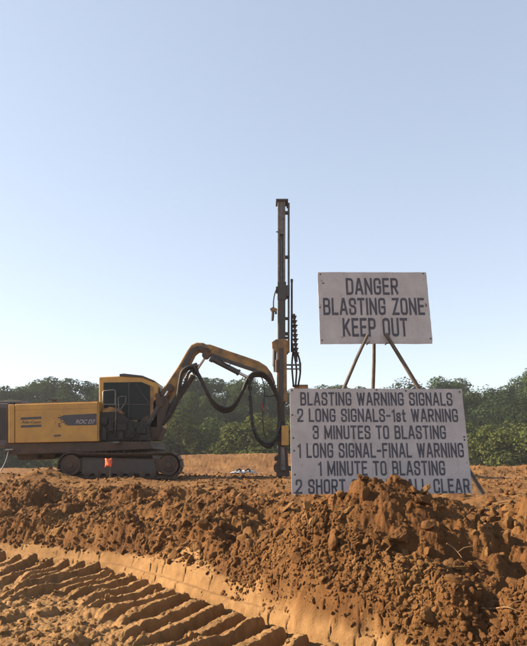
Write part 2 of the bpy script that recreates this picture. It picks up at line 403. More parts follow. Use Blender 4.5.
scatter('bench_clods', x4, y4, .008+.06*np.random.default_rng(16).random(len(x4))**6, 'scattered clay lumps on the flat ground beneath the rig and boards', M['clod'], small, .3, 17)

x5, y5 = pick(60000, (-7, 4.5), (3.6, 13), lambda d, s, x, y, r: vis(x, y) & (d > .13+.10*r.random(len(d))+.05*fbm(s*3, s*0, 2, 4)) & (d < .62), 44)
scatter('edge_clods', x5, y5, .008+.045*np.random.default_rng(46).random(len(x5))**4, 'crumbled clay lumps hanging over the top edge of the smooth cut wall', M['clod'], small, .2, 47)
# single lumps that stand out: (px, py, radius, stretch xyz, rotation, name, pale, label)
LUMPS = [
 (291, 505, .085, (.62, .5, 1.25), (0, .35, .3), 'clay_slab', 1, 'upright flat clay slab just under the lower left corner of the big board'),
 (309, 512, .085, (.95, .55, 1.0), (.2, .5, .2), 'clay_slab', 1, 'broad flat clay slab on edge with a dark shadow on its right, below the word SHORT'),
 (313, 530, .105, (.32, .4, 1.3), (.1, .75, .3), 'clay_slab', 1, 'long thin clay slab leaning on the bank below the two broader slabs'),
 (348, 513, .07, (1.2, .6, .5), (0, -.45, .2), 'clay_slab', 1, 'small flat clay slab lying tilted on the mound in front of the big board'),
 (328, 489, .055, (1.2, .7, .6), (.1, -.5, .1), 'dirt_clod', 1, 'pointed pale clod lying against the bottom of the big board'),
 (403, 545, .13, (1.1, .8, .85), (0, .2, .5), 'dirt_clod', 0, 'big angular clod halfway down the mound below the word ALL'),
 (425, 505, .115, (1, .8, .9), (.3, .1, .4), 'dirt_clod', 0, 'dark blocky clod at the foot of the big board near its lower right corner'),
 (229, 490, .115, (1, .8, .8), (0, .3, .2), 'dirt_clod', 0, 'dark round clod on the crest left of the drill mast'),
 (168, 494, .12, (.9, .8, .9), (.3, .2, .2), 'dirt_clod', 0, 'dark clod on the crest under the front end of the crawler track'),
 (105, 492, .12, (1, .8, .8), (.1, .2, .9), 'dirt_clod', 0, 'brown clod on the crest below the orange flag'),
 (58, 533, .11, (1.2, .7, .7), (.1, -.5, .3), 'dirt_clod', 1, 'pale sharp clod just above the smooth wall at the left'),
 (93, 541, .09, (1, .7, .8), (.1, .1, .3), 'dirt_clod', 1, 'squarish pale clod just above the smooth wall, right of the sharp clod'),
 (430, 627, .10, (1, .8, .8), (.4, .1, .3), 'dirt_clod', 0, 'brown clod at the bottom of the bank beside the right end of the smooth wall'),
 (478, 573, .09, (1, .8, .9), (.4, .6, .3), 'dirt_clod', 0, 'round brown clod on the bank to the right of the two dry roots'),
]
for i, (px, py, r, st, rot, nm, pale, lab) in enumerate(LUMPS):
    g2 = np.random.default_rng(100+i); v, f = clod_shape(g2, 4, 11, .07)
    v = v + .02*fbm(v[:, 0]*9+v[:, 2]*7, v[:, 1]*9+v[:, 2]*3, 3, 800+i)[:, None]*v
    R3 = np.array(Euler(rot).to_matrix()); v = ((v*np.array(st)*r) @ R3.T)
    p = hit(px, py+2); me = tri_mesh(nm, v, f); o = bpy.data.objects.new(nm, me); C.objects.link(o)
    o.location = (p.x, p.y+r*.3, p.z + r*.5); me.materials.append(M['clod_pale'] if pale else M['clod'])
    tag(o, lab, 'clay slab' if 'slab' in nm else 'clod', 'large lumps of clay on the bank')
x6, y6 = pick(80000, (-.9, 4.0), (3.3, 6.6), lambda d, s, x, y, r: (s > 41.2) & (d > .09-.07*sstep(42.6, 44, s)+.12*r.random(len(d))+.06*fbm(s*4, s*0, 2, 14)) & (d < .55), 54)
scatter('spilled_clods', x6, y6, .007+.030*np.random.default_rng(56).random(len(x6))**3.5, 'loose clay lumps spilled over the near end of the smooth cut wall', M['clod'], small, .2, 57)
# broken slabs of pressed clay thrown up over the bank
def slab_field(n, seed):
    r = np.random.default_rng(seed); x, y = pick(n, (-6.5, 4.2), (4, 12.5), lambda d, s, x, y, q: vis(x, y) & (d > .3) & (d < 2.5) & (fbm(x*1.1+4, y*1.1, 2, 178) > -.15), seed)
    z = H(x.copy(), y.copy())[0]; V = []; Fs = []; n0 = 0; pr = [clod_shape(r, 3, 11, .13) for _ in range(18)]
    for a, b, c in zip(x, y, z):
        v, f = pr[r.integers(18)]; k = (.022+.085*r.random()**2.2)*r.uniform(.7, 1.2)
        R3 = np.array(Euler((r.normal(0, .35), -.75+r.normal(0, .35), r.normal(.5, .5))).to_matrix())
        V.append(((v*np.array([1.3, .75, .42])*k) @ R3.T) + np.array([a, b, c+k*.18])); Fs.append(f+n0); n0 += len(v)
    o = bpy.data.objects.new('broken_slabs', tri_mesh('broken_slabs', np.concatenate(V), np.concatenate(Fs))); C.objects.link(o); o.data.materials.append(M['clod_mid'])
    tag(o, 'broken tilted plates of pressed clay strewn through the churned bank', 'soil', kind='stuff')
slab_field(1500, 301)
# dry roots
def root_piece(pxs, lab, r):
    p = [hit(*q) for q in pxs]; a = [Vector(q)+Vector((0, -.03, .03)) for q in p]
    base = a[0].copy(); o = thing('dry_root', lab, 'root', base, 'dry roots in the bank')
    m = MB(); m.tube(spline(a, 6), r, 6, lambda t: r*(1.1-.7*t)); m.build('root_stem', M['twig'], o)
    b = MB(); k = a[len(a)//2]; b.tube([k, k+Vector((.05, -.02, .04)), k+Vector((.11, -.03, .05))], r*.5, 5); b.build('side_root', M['twig'], o)
root_piece([(446, 549), (452, 552), (457, 557), (461, 562)], 'short pale dry root sticking out of the bank below the board corner', .006)
root_piece([(480, 612), (492, 613), (506, 615), (518, 617)], 'long pale dry root lying across the lower right of the bank', .006)

# ------------------------------------------------------------------ sign boards
def rounded(pts, closed, h):
    out = []; n = len(pts)
    for i, p in enumerate(pts):
        r = p[2]*h if len(p) > 2 else 0; a = Vector((p[0], p[1]))
        if r <= 0 or (not closed and i in (0, n-1)): out.append(a); continue
        b = Vector(pts[i-1][:2]); c = Vector(pts[(i+1) % n][:2])
        u = (b-a); v = (c-a); r = min(r, u.length*.5, v.length*.5); p0 = a+u.normalized()*r; p1 = a+v.normalized()*r
        for k in range(6):
            t = k/5; out.append((1-t)**2*p0 + 2*t*(1-t)*a + t*t*p1)
    return out
r_ = .16
GL = {
 'A': (.46, [(0, [(0,0),(.42,1),(.58,1),(1,0)]), (0, [(.2,.28),(.8,.28)])]),
 'B': (.40, [(1, [(0,0),(1,0,r_),(1,.53,r_),(0,.53)]), (0, [(0,.53),(0,1),(.94,1,r_),(.94,.53,r_),(.3,.53)])]),
 'C': (.40, [(0, [(1,.70),(1,1,r_),(0,1,r_),(0,0,r_),(1,0,r_),(1,.30)])]),
 'D': (.40, [(1, [(0,0),(1,0,.24),(1,1,.24),(0,1)])]),
 'E': (.36, [(0, [(1,1),(0,1),(0,0),(1,0)]), (0, [(0,.52),(.85,.52)])]),
 'F': (.36, [(0, [(1,1),(0,1),(0,0)]), (0, [(0,.52),(.85,.52)])]),
 'G': (.40, [(0, [(1,.72),(1,1,r_),(0,1,r_),(0,0,r_),(1,0,r_),(1,.45),(.55,.45)])]),
 'H': (.40, [(0, [(0,0),(0,1)]), (0, [(1,0),(1,1)]), (0, [(0,.52),(1,.52)])]),
 'I': (.0, [(0, [(0,0),(0,1)])]),
 'K': (.42, [(0, [(0,0),(0,1)]), (0, [(1,1),(0,.36)]), (0, [(.34,.58),(1,0)])]),
 'L': (.34, [(0, [(0,1),(0,0),(1,0)])]),
 'M': (.56, [(0, [(0,0),(0,1)]), (0, [(0,1),(.5,.12)]), (0, [(.5,.12),(1,1)]), (0, [(1,1),(1,0)])]),
 'N': (.42, [(0, [(0,0),(0,1)]), (0, [(0,1),(1,0)]), (0, [(1,0),(1,1)])]),
 'O': (.40, [(1, [(0,0,r_),(1,0,r_),(1,1,r_),(0,1,r_)])]),
 'P': (.40, [(0, [(0,0),(0,1),(1,1,r_),(1,.45,r_),(0,.45)])]),
 'R': (.40, [(0, [(0,0),(0,1),(1,1,r_),(1,.48,r_),(0,.48)]), (0, [(.5,.48),(1,0)])]),
 'S': (.40, [(0, [(1,.72),(1,1,r_),(0,1,r_),(0,.56,r_),(1,.47,r_),(1,0,r_),(0,0,r_),(0,.28)])]),
 'T': (.40, [(0, [(0,1),(1,1)]), (0, [(.5,1),(.5,0)])]),
 'U': (.40, [(0, [(0,1),(0,0,r_),(1,0,r_),(1,1)])]),
 'W': (.62, [(0, [(0,1),(.25,0)]), (0, [(.25,0),(.5,.95)]), (0, [(.5,.95),(.75,0)]), (0, [(.75,0),(1,1)])]),
 'Z': (.38, [(0, [(0,1),(1,1),(0,0),(1,0)])]),
 '1': (.17, [(0, [(0,.80),(1,1),(1,0)])]),
 '2': (.40, [(0, [(0,.70),(0,1,r_),(1,1,r_),(1,.56,.14),(0,.10),(0,0),(1,0)])]),
 '3': (.40, [(0, [(0,.74),(0,1,r_),(1,1,r_),(1,.53,.16),(.35,.53)]), (0, [(.35,.52),(1,.52,.16),(1,0,r_),(0,0,r_),(0,.26)])]),
 '-': (.26, [(0, [(0,.46),(1,.46)])]),
 's': (.28, [(0, [(1,.50),(1,.66,.12),(0,.66,.12),(0,.36,.12),(1,.32,.12),(1,0,.12),(0,0,.12),(0,.18)])]),
 't': (.22, [(0, [(.4,.92),(.4,0,.12),(1,0)]), (0, [(0,.64),(1,.64)])]),
}
def text_mb(txt, width, h, stroke, place, gap=.17):
    """flat painted letters; place(u, v, lift) gives the world point on the board"""
    t = stroke*h; adv = []; x = 0
    for ch in txt:
        if ch == ' ': x += .40*h; continue
        wd = GL[ch][0]*h; adv.append((ch, x+t/2, wd)); x += wd + t + gap*h*.62
    tot = x - gap*h*.62; k = width/tot; m = MB(); lift = .0022; step = 0
    for ch, x0, wd in adv:
        for closed, pts in GL[ch][1]:
            sc = [(x0+p[0]*wd, t/2+p[1]*(h-t), p[2] if len(p) > 2 else 0) for p in pts]
            q = rounded(sc, closed, h); n = len(q); Ls = []; Rs = []
            for i in range(n):
                if closed: d0 = (q[i]-q[i-1]); d1 = (q[(i+1) % n]-q[i])
                else:
                    d0 = q[i]-q[max(i-1, 0)] if i > 0 else q[1]-q[0]; d1 = q[min(i+1, n-1)]-q[i] if i < n-1 else d0
                d0 = d0.normalized(); d1 = d1.normalized(); b = d0+d1
                b = b.normalized() if b.length > 1e-4 else d0
                nn = Vector((-b.y, b.x)); cs = max(.45, abs(nn.dot(Vector((-d0.y, d0.x))))); o = nn*(t/2/cs)
                e = Vector((0, 0))
                if not closed and i == 0: e = -d1*(t/2)*(1 if (abs(d1.x) > .9 or abs(d1.y) > .9) else .55)
                if not closed and i == n-1: e = d0*(t/2)*(1 if (abs(d0.x) > .9 or abs(d0.y) > .9) else .55)
                Ls.append(q[i]+o+e); Rs.append(q[i]-o+e)
            lf = lift + .00012*(step % 5); step += 1; cl = lambda z: min(max(z, 0), h)
            vs = [place((p.x)*k-width/2, cl(p.y), lf) for p in Ls] + [place((p.x)*k-width/2, cl(p.y), lf) for p in Rs]
            m.add(vs, [(i, (i+1) % n, n+(i+1) % n, n+i) for i in range(n if closed else n-1)])
    return m

def fit_board(corners, Y, lean):
    """rectangle (centre, axes, size) whose corners lie closest to the photo's four corners"""
    c, s = math.cos(PITCH), math.sin(PITCH)
    def proj(p):
        dy, dz = p[1], p[2]-EYE; fw = dy*c+dz*s; up = -dy*s+dz*c
        return CX+F*p[0]/fw, CY-F*up/fw
    tl, tr, br, bl = [P(*q, Y) for q in corners]
    ce = (tl+tr+br+bl)/4
    par = np.array([ce.x, ce.z, 0, 0, lean, (tr-tl).length*.5+(br-bl).length*.5, (tl-bl).length])
    def cor(p):
        from mathutils import Euler
        R3 = Matrix.Rotation(p[2], 3, 'Z') @ Matrix.Rotation(p[3], 3, 'Y') @ Matrix.Rotation(p[4], 3, 'X')
        cc = Vector((p[0], Y, p[1])); u = R3 @ Vector((1, 0, 0)); v = R3 @ Vector((0, 0, 1)); n = R3 @ Vector((0, -1, 0))
        return cc, u, v, n, [cc-u*p[5]/2+v*p[6]/2, cc+u*p[5]/2+v*p[6]/2, cc+u*p[5]/2-v*p[6]/2, cc-u*p[5]/2-v*p[6]/2]
    def err(p):
        e = sum((a-q[0])**2+(b-q[1])**2 for (a, b), q in zip([proj(k) for k in cor(p)[4]], corners))
        return e + 200*(p[4]-lean)**2 + 40*p[2]**2
    r = np.random.default_rng(0); best = err(par); stp = np.array([.05, .05, .05, .03, .02, .05, .05])
    for it in range(6000):
        q = par + r.normal(size=7)*stp*(.998**(it/3)); e = err(q)
        if e < best: best, par = e, q
    return cor(par), par[5], par[6]
def board(name, label, corners, Y, lean, lines, spots, dents):
    (cc, u, v, n, cs), W, Hh = fit_board(corners, Y, lean)
    o = thing(name, label, 'sign', cs[3]*.5+cs[2]*.5, 'warning boards on the bank')
    th = .014; place = lambda a, b, lf: cc + u*a + v*b + n*(th/2+lf)
    m = MB(); off = n*th
    # a slightly worn outline
    ring = []
    for a, b in ((cs[3], cs[2]), (cs[2], cs[1]), (cs[1], cs[0]), (cs[0], cs[3])):
        for k in range(14):
            t = k/14; q = a.lerp(b, t); wob = random.uniform(-.0035, .001)
            q = q + (q-cc).normalized()*wob if 0 < k else q + (cc-q).normalized()*random.uniform(.0, .012)
            ring.append(q)
    m.prism([q+n*th/2 for q in ring], -off)
    m.build('board_panel', M['sign'], o)
    ctr = lambda px, py: None
    for txt, fx, fy, fw, fh in lines:        # centre (0..1 from left/top), width, cap height as fractions of the board
        x0 = (fx-.5)*W; y0 = (.5-fy)*Hh - fh*Hh/2
        text_mb(txt, fw*W, fh*Hh, .147, lambda a, b, lf: place(x0+a, y0+b, lf)).build('lettering', M['letter'], o)
    for fx, fy in spots:
        p = place((fx-.5)*W, (.5-fy)*Hh, 0); b = MB(); b.cyl(p, p+n*.006, .011, .009, 8); b.build('bolt', M['bolt'], o)
    for k, (fx, fy, sx, sy) in enumerate(dents):
        pts = []
        for j in range(11):
            t = j/11*6.283; rr = random.uniform(.45, 1.1); pts.append(place((fx-.5)*W+math.cos(t)*sx*rr, (.5-fy)*Hh+math.sin(t)*sy*rr, .0012))
        b = MB(); b.prism(pts, -n*.0008); b.build('paint_chip', M['rustspot'], o)
    return o, cc, u, v, n, W, Hh
YS = 7.0
board('warning_board', 'upper smaller white board reading DANGER BLASTING ZONE KEEP OUT on wooden poles',
  [(317.5, 272.3), (426, 272.3), (432.8, 344), (320, 344)], YS+.16, -.05,
  [('DANGER', .492, .205, .475, .240), ('BLASTING ZONE', .497, .488, .915, .240), ('KEEP OUT', .497, .775, .58, .255)],
  [(.025, .03), (.97, .02), (.985, .93), (.02, .95), (.97, .48), (.012, .5)],
  [(.05, .16, .022, .012), (.035, .13, .006, .02), (.02, .47, .007, .012), (.97, .46, .012, .02), (.20, .91, .016, .008), (.21, .34, .006, .008), (.36, .955, .01, .006), (.83, .86, .006, .004)])
o2 = board('warning_board', 'lower larger white board listing the BLASTING WARNING SIGNALS behind the clay mound',
  [(288.2, 388.4), (461.8, 389.2), (472.2, 494), (293, 494)], YS-.10, -.05,
  [('BLASTING WARNING SIGNALS', .498, .103, .878, .132), ('2 LONG SIGNALS-1st WARNING', .500, .263, .92, .130),
   ('3 MINUTES TO BLASTING', .503, .427, .757, .132), ('1 LONG SIGNAL-FINAL WARNING', .505, .598, .937, .140),
   ('1 MINUTE TO BLASTING', .503, .765, .71, .137), ('2 SHORT SIGNALS-ALL CLEAR', .505, .930, .965, .133)],
  [(.012, .02), (.5, .012), (.985, .03), (.015, .48), (.018, .60), (.985, .47), (.985, .50), (.02, .82), (.98, .95), (.012, .26), (.67, .02)],
  [(.03, .27, .008, .005), (.04, .69, .007, .005), (.985, .72, .006, .01), (.02, .985, .02, .01)])
# wooden tripod that carries them
tp = thing('wooden_tripod', 'three weathered wooden poles propped as a tripod carrying the danger board', 'tripod', P(378, 492, 7.4))
def leg(p0, p1, r):
    p0, p1 = Vector(p0), Vector(p1); m = MB(); k = [p0.lerp(p1, t)+Vector((random.uniform(-.006, .006), 0, 0)) for t in np.linspace(0, 1, 7)]
    m.tube(k, r, 8, lambda t: r*(.8+.35*t)); return m
leg(P(367.8, 334.5, 7.08), P(296, 496, 7.06), .023).build('leg', M['wood'], tp)
leg(P(385.5, 333.5, 7.08), P(482.5, 494, 7.16), .030).build('leg', M['wood'], tp)
leg(P(374.5, 335, 7.26), P(371, 489, 8.05), .026).build('leg', M['wood'], tp)
for px in (368.6, 387.5):
    p = P(px, 342.5, 7.06); m = MB(); m.cyl(p+Vector((0, -.05, 0)), p+Vector((0, .14, 0)), .008, None, 8); m.build('peg', M['steel'], tp)

# ------------------------------------------------------------------ drill rig
YN = 15.0; YF = 17.2; YM = 16.0
rig = thing('drill_rig', 'yellow crawler drill rig with a folded boom and a tall upright feed mast', 'drill rig', (P(120, 470, 16).x, 16.0, 0))
def poly(pts, Y): return [P(x, y, Y) for x, y in pts]
def slab(m, pts, Y0, Y1): return m.prism(poly(pts, Y0), Vector((0, Y1-Y0, 0)))
# crawler tracks
def crawler(y0, y1, dx=0):
    sh_ = Vector((dx, 0, 0))
    pl, pr = P(69.5, 466, y0 if y0 < 15.5 else YN), P(169.5, 466, y0 if y0 < 15.5 else YN); R = .30
    zc = R+.035; xl, xr = pl.x+dx, pr.x+dx-.03; ym = (y0+y1)/2
    m = MB(); slab_h = .2
    # frame between the wheels
    m.prism([(xl+.1, y0+.10, zc-.16), (xr-.12, y0+.10, zc-.16), (xr-.05, y0+.10, zc), (xr-.12, y0+.10, zc+.15), (xl+.3, y0+.10, zc+.19), (xl+.12, y0+.10, zc+.13)], (0, y1-y0-.2, 0))
    t = m.build('crawler_track', M['muddy'], rig, .015)
    sh = MB(); L = xr-xl; per = 2*L+2*math.pi*R; N = 46
    for k in range(N):
        q = per*k/N
        if q < L: c = Vector((xl+q, 0, zc-R)); tg = Vector((1, 0, 0))
        elif q < L+math.pi*R: a = (q-L)/R; c = Vector((xr+R*math.sin(a), 0, zc-R*math.cos(a))); tg = Vector((math.cos(a), 0, math.sin(a)))
        elif q < 2*L+math.pi*R: u = q-L-math.pi*R; c = Vector((xr-u, 0, zc+R-.02*math.sin(math.pi*u/L))); tg = Vector((-1, 0, 0))
        else: a = (q-2*L-math.pi*R)/R; c = Vector((xl-R*math.sin(a), 0, zc+R*math.cos(a))); tg = Vector((-math.cos(a), 0, -math.sin(a)))
        nr_ = Vector((tg.z, 0, -tg.x)); hw = per/N*.46
        A = lambda s_, n_, yy: Vector((c.x+tg.x*s_+nr_.x*n_, yy, c.z+tg.z*s_+nr_.z*n_))
        sh.prism([A(-hw, -.012, y0), A(hw, -.012, y0), A(hw, .012, y0), A(-hw+.03, .012, y0), A(-hw+.02, .035, y0), A(-hw, .035, y0)], (0, y1-y0, 0))
        sh.prism([A(-hw*1.1, -.055, y0+.17), A(hw*1.1, -.055, y0+.17), A(hw*1.1, -.013, y0+.17), A(-hw*1.1, -.013, y0+.17)], (0, y1-y0-.34, 0))
    sh.build('track_chain', M['muddy'], t)
    for nm, x, rr in (('sprocket', xl, .25), ('idler_wheel', xr, .24)):
        w_ = MB(); w_.cyl((x, y0+.05, zc), (x, y1-.05, zc), rr, None, 24); w_.cyl((x, y0+.02, zc), (x, y0+.05, zc), rr*.62, rr*.7, 20); w_.cyl((x, y0-.02, zc), (x, y0+.02, zc), rr*.3, None, 14)
        for k in range(8):
            a = k*math.pi/4; w_.cyl((x+rr*.48*math.cos(a), y0+.005, zc+rr*.48*math.sin(a)), (x+rr*.48*math.cos(a), y0+.02, zc+rr*.48*math.sin(a)), .018, None, 6)
        w_.build(nm, M['muddy'], t)
    for k in range(7):
        x = xl+.42+k*(L-.8)/6; w_ = MB(); w_.cyl((x, y0+.06, zc-R+.095), (x, y1-.06, zc-R+.095), .08, None, 16); w_.cyl((x, y0+.03, zc-R+.095), (x, y0+.06, zc-R+.095), .035, None, 10); w_.build('track_roller', M['muddy'], t)
    g = MB(); g.prism([(xl+.30, y0+.075, zc-.20), (xr-.30, y0+.075, zc-.20), (xr-.36, y0+.075, zc+.13), (xl+.30, y0+.075, zc+.13)], (0, .03, 0)); g.build('side_plate', M['dark'], t)
crawler(YN-.12, YN+.38); crawler(16.7, 17.2, -.38)
# chassis and under-frame
m = MB(); slab(m, [(84, 449), (150, 449), (154, 461), (80, 461)], 15.5, 16.6); m.cyl(P(118, 453, 16), P(118, 444, 16), .62, None, 24)
m.build('chassis', M['muddy'], rig, .02)
m = MB(); slab(m, [(4, 443.2), (150, 441.5), (153, 449), (100, 451.5), (52, 453.5), (5, 455)], YN+.06, YF-.05); m.build('main_frame', M['muddy'], rig, .02)
m = MB(); slab(m, [(16, 453), (38, 453), (37, 459), (18, 460)], YN+.3, YF-.5); slab(m, [(40, 452), (56, 452), (55, 458), (42, 458)], YN+.5, YF-.4); m.build('belly_tank', M['muddy'], rig, .02)
# engine housing
m = MB(); slab(m, [(14.9, 404.3), (98.4, 402.0), (98.6, 441.4), (14.9, 443.0)], YN, YF); hs_ = m.build('engine_housing', M['yellow'], rig, .018)
m = MB(); slab(m, [(8.3, 404.6), (14.4, 404.4), (14.4, 443.0), (8.3, 443.2)], YN+.006, YF-.006); m.build('corner_panel', M['yellow'], hs_, .015)
m = MB(); slab(m, [(15.5, 403.6), (97, 401.2), (97, 402.6), (15.5, 404.9)], YN+.1, YF-.1); m.build('top_lid', M['yellow_dirty'], hs_)
PR = YN-.004
def pip(nm, pts, mt, Y=PR, th=.0035, par=hs_):
    m = MB(); slab(m, pts, Y, Y+th); return m.build(nm, mt, par)
pip('logo_bar', [(20.8, 417.6), (41.3, 416.6), (41.3, 418.9), (20.8, 419.9)], M['decal'])
pip('logo_bar', [(20.8, 425.4), (41.3, 424.6), (41.3, 426.8), (20.8, 427.7)], M['decal'])
fr = random.Random(4); m = MB()
slab(m, [(63.5, 415.2), (96.6, 413.5), (96.6, 425.0), (67, 425.6), (66.2, 424.4), (64.5, 424.6), (64.8, 422.6), (63, 422.4), (63.6, 420.6), (61.4, 420.2), (62.2, 418.4), (60.2, 418), (61.6, 416.4)], PR, PR+.0035)
for k in range(34):
    x = 60.5-abs(fr.gauss(0, 4.5))+2.5*fr.random(); y = fr.uniform(414.4, 426.8); s_ = fr.uniform(.4, 1.1)*(1 if x > 55 else .6)
    if x < 46: continue
    slab(m, [(x, y), (x+s_*1.5, y+.2), (x+s_*1.2, y+s_), (x+.1, y+s_*1.1)], PR-.0005*(k % 5)-.0004, PR+.003)
m.build('stripe', M['decal'], hs_)
pip('latch', [(54.0, 435.0), (60.3, 434.6), (60.3, 436.0), (54.0, 436.4)], M['decal'], PR-.02, .022)
for xx in (97.2,): pip('panel_seam', [(xx, 402.6), (xx+.45, 402.6), (xx+.45, 441.2), (xx, 441.2)], M['decal'])
pip('panel_seam', [(14.95, 410.2), (97.0, 408.0), (97.0, 408.25), (14.95, 410.45)], M['yellow_dirty'], PR+.001)
def word(txt, px0, px1, py0, py1, shear, mt, par, Y):
    cu = bpy.data.curves.new('word', 'FONT'); cu.body = txt; cu.shear = shear; cu.offset = .012; cu.extrude = 0
    ob = bpy.data.objects.new('word', cu); C.objects.link(ob); bpy.context.view_layer.update()
    me = ob.evaluated_get(bpy.context.evaluated_depsgraph_get()).to_mesh()
    vs_ = [v.co.copy() for v in me.vertices]; fs_ = [list(p.vertices) for p in me.polygons]
    bpy.data.objects.remove(ob); bpy.data.curves.remove(cu)
    x0, x1 = min(v.x for v in vs_), max(v.x for v in vs_); y0, y1 = min(v.y for v in vs_), max(v.y for v in vs_)
    a, b = P(px0, py1, Y), P(px1, py0, Y); m = MB()
    m.add([(a.x+(v.x-x0)/(x1-x0)*(b.x-a.x), Y, a.z+(v.y-y0)/(y1-y0)*(b.z-a.z)) for v in vs_], fs_); return m.build('lettering', mt, par)
word('Atlas Copco', 21.4, 41.0, 420.6, 424.3, .25, M['decal'], hs_, PR-.002)
word('ROC D7', 75.5, 95.6, 419.6, 423.8, .3, M['decal_pale'], hs_, PR-.0035)
# rear cooler
m = MB(); slab(m, [(-16, 403.5), (8.0, 403.2), (8.0, 444.5), (3.5, 447), (-16, 447)], YN+.1, YF-.1); slab(m, [(-4, 401), (22, 400.6), (22, 403.6), (-4, 403.6)], YN+.55, YF-.6)
cool = m.build('rear_cooler', M['purple'], rig, .02)
m = MB()
for k in range(11): slab(m, [(-14+k*1.9, 408), (-13+k*1.9, 408), (-13+k*1.9, 440), (-14+k*1.9, 440)], YN+.085, YN+.10)
m.build('grille', M['dark'], cool)
m = MB(); m.cyl(P(54, 402.5, 16), P(54, 399.2, 16), .07, .06, 12); m.box(P(54, 400.6, 16)+Vector((-.14, -.08, 0)), P(54, 399.2, 16)+Vector((.13, .08, 0))); m.build('exhaust_cap', M['dark'], rig)
m = MB(); m.tube(spline([P(8.3, 451.5, 15), P(6.6, 459, 14.98), P(3.5, 466, 14.97), P(.5, 471.5, 14.95)], 6), .014, 8); m.build('hose', M['pale_sheet'], rig)
m = MB(); m.cyl(P(5.5, 450.3, 15.0), P(13.5, 450.1, 15.0), .03, None, 10); m.build('hose_coupling', M['steel'], rig)
# cab
CYN = 15.55
m = MB(); slab(m, [(98.8, 377.0), (120, 376.0), (143, 377.2), (157.5, 383.4), (158, 386), (158, 428), (98.8, 428)], CYN, 16.95)
cab = m.build('cab', M['yellow'], rig, .025)
def cp(nm, pts, mt, Y0=CYN-.012, Y1=CYN+.01, bev=0):
    m = MB(); slab(m, pts, Y0, Y1); return m.build(nm, mt, cab, bev)
cp('side_window', [(103.6, 382.6), (141.5, 382.0), (152.5, 386.6), (152.5, 420), (103.6, 420)], M['glass'])
cp('window_frame', [(128.4, 382.6), (129.4, 382.6), (129.4, 420), (128.4, 420)], M['dark'], CYN-.03, CYN-.012)
cp('window_frame', [(103.6, 404), (152.5, 404), (152.5, 404.8), (103.6, 404.8)], M['dark'], CYN-.028, CYN-.012)
m = MB(); m.cyl(P(136, 384, CYN-.03), P(146, 399, CYN-.03), .012, None, 6); m.cyl(P(143, 395, CYN-.035), P(149, 403, CYN-.035), .014, None, 6); m.build('wiper', M['dark'], cab)
m = MB(); slab(m, [(150.2, 386), (153.4, 387), (153.4, 420), (150.2, 420)], CYN-.02, CYN-.013); m.build('door_post', M['yellow_dirty'], cab)
m = MB(); m.box(P(158.4, 420, CYN+.12), P(158.6, 387, CYN+.12)+Vector((.02, 1.1, 0))); m.build('front_window', M['glass'], cab)
m = MB(); slab(m, [(119.5, 374.0), (124, 373.5), (142.5, 375.6), (154.5, 380.6), (154.0, 382.2), (142.0, 377.3), (119.5, 376.2)], CYN-.02, 16.9); m.build('roof_hatch', M['dark'], cab)
# platform and machinery beside the cab
m = MB(); slab(m, [(99.2, 412), (118, 411), (130, 420), (148, 424), (149, 441.2), (99.2, 441.2)], YN+.15, CYN-.04); plat = m.build('valve_cabinet', M['rubber'], rig, .03)
m = MB(); slab(m, [(101.5, 413), (103, 408.6), (110, 407.2), (118, 408.4), (122.5, 413.6), (118, 413.4), (108, 414.2)], YN+.16, YN+.5); m.build('curved_guard', M['yellow_dirty'], plat, .015)
m = MB()
for x0, y0, x1, y1, dp in ((101, 417, 107, 424, .07), (108.5, 421, 113, 431, .10), (117, 424, 126, 430, .08), (118, 432, 123, 439, .12), (127, 428, 135, 437, .07), (137, 427, 145, 433, .1), (138, 435, 147, 440, .06), (102, 428, 106, 440, .09)):
    slab(m, [(x0, y0), (x1, y0), (x1, y1), (x0, y1)], YN+.15-dp, YN+.16)
m.build('valve_block', M['rubber'], plat)
m = MB()
for k in range(9):
    x = 103+k*5; a = P(x, 416+k, YN+.12)
    q = lambda z: Vector((random.uniform(-.25, .25), random.uniform(-.1, 0), z)); m.tube(spline([a, a+q(-.15), a+q(-.32), a+q(-.5)], 5), .011, 6)
m.build('hose_cluster', M['rubber'], plat)
m = MB(); slab(m, [(112.5, 441.5), (119, 441.5), (119, 443.0), (112.5, 443.0)], YN-.25, YN+.1); m.build('access_step', M['steel'], rig)
m = MB()
def rail(pts, r=.02): m.tube([P(*q) for q in pts], r, 6)
rail([(103.2, 402, YN+.1), (103.2, 391.8, YN+.1), (104.2, 391.0, YN+.1), (113.5, 390.0, YN+.1), (115.4, 390.8, YN+.1), (115.6, 404.5, YN+.1)])
rail([(115.6, 404.5, YN+.1), (103.2, 404.6, YN+.1)]); rail([(119, 413, YN+.1), (118.2, 397.5, YN+.1), (121.5, 396.4, YN+.1), (126, 396.4, YN+.1), (125.4, 403, YN+.1), (121, 409, YN+.1)], .017)
rail([(116.2, 404.5, YN+.1), (114.8, 437, YN+.1)], .016); rail([(114.8, 420, YN+.1), (106, 432, YN+.1), (103, 426, YN+.1)], .014)
m.build('handrail', M['steel'], rig)
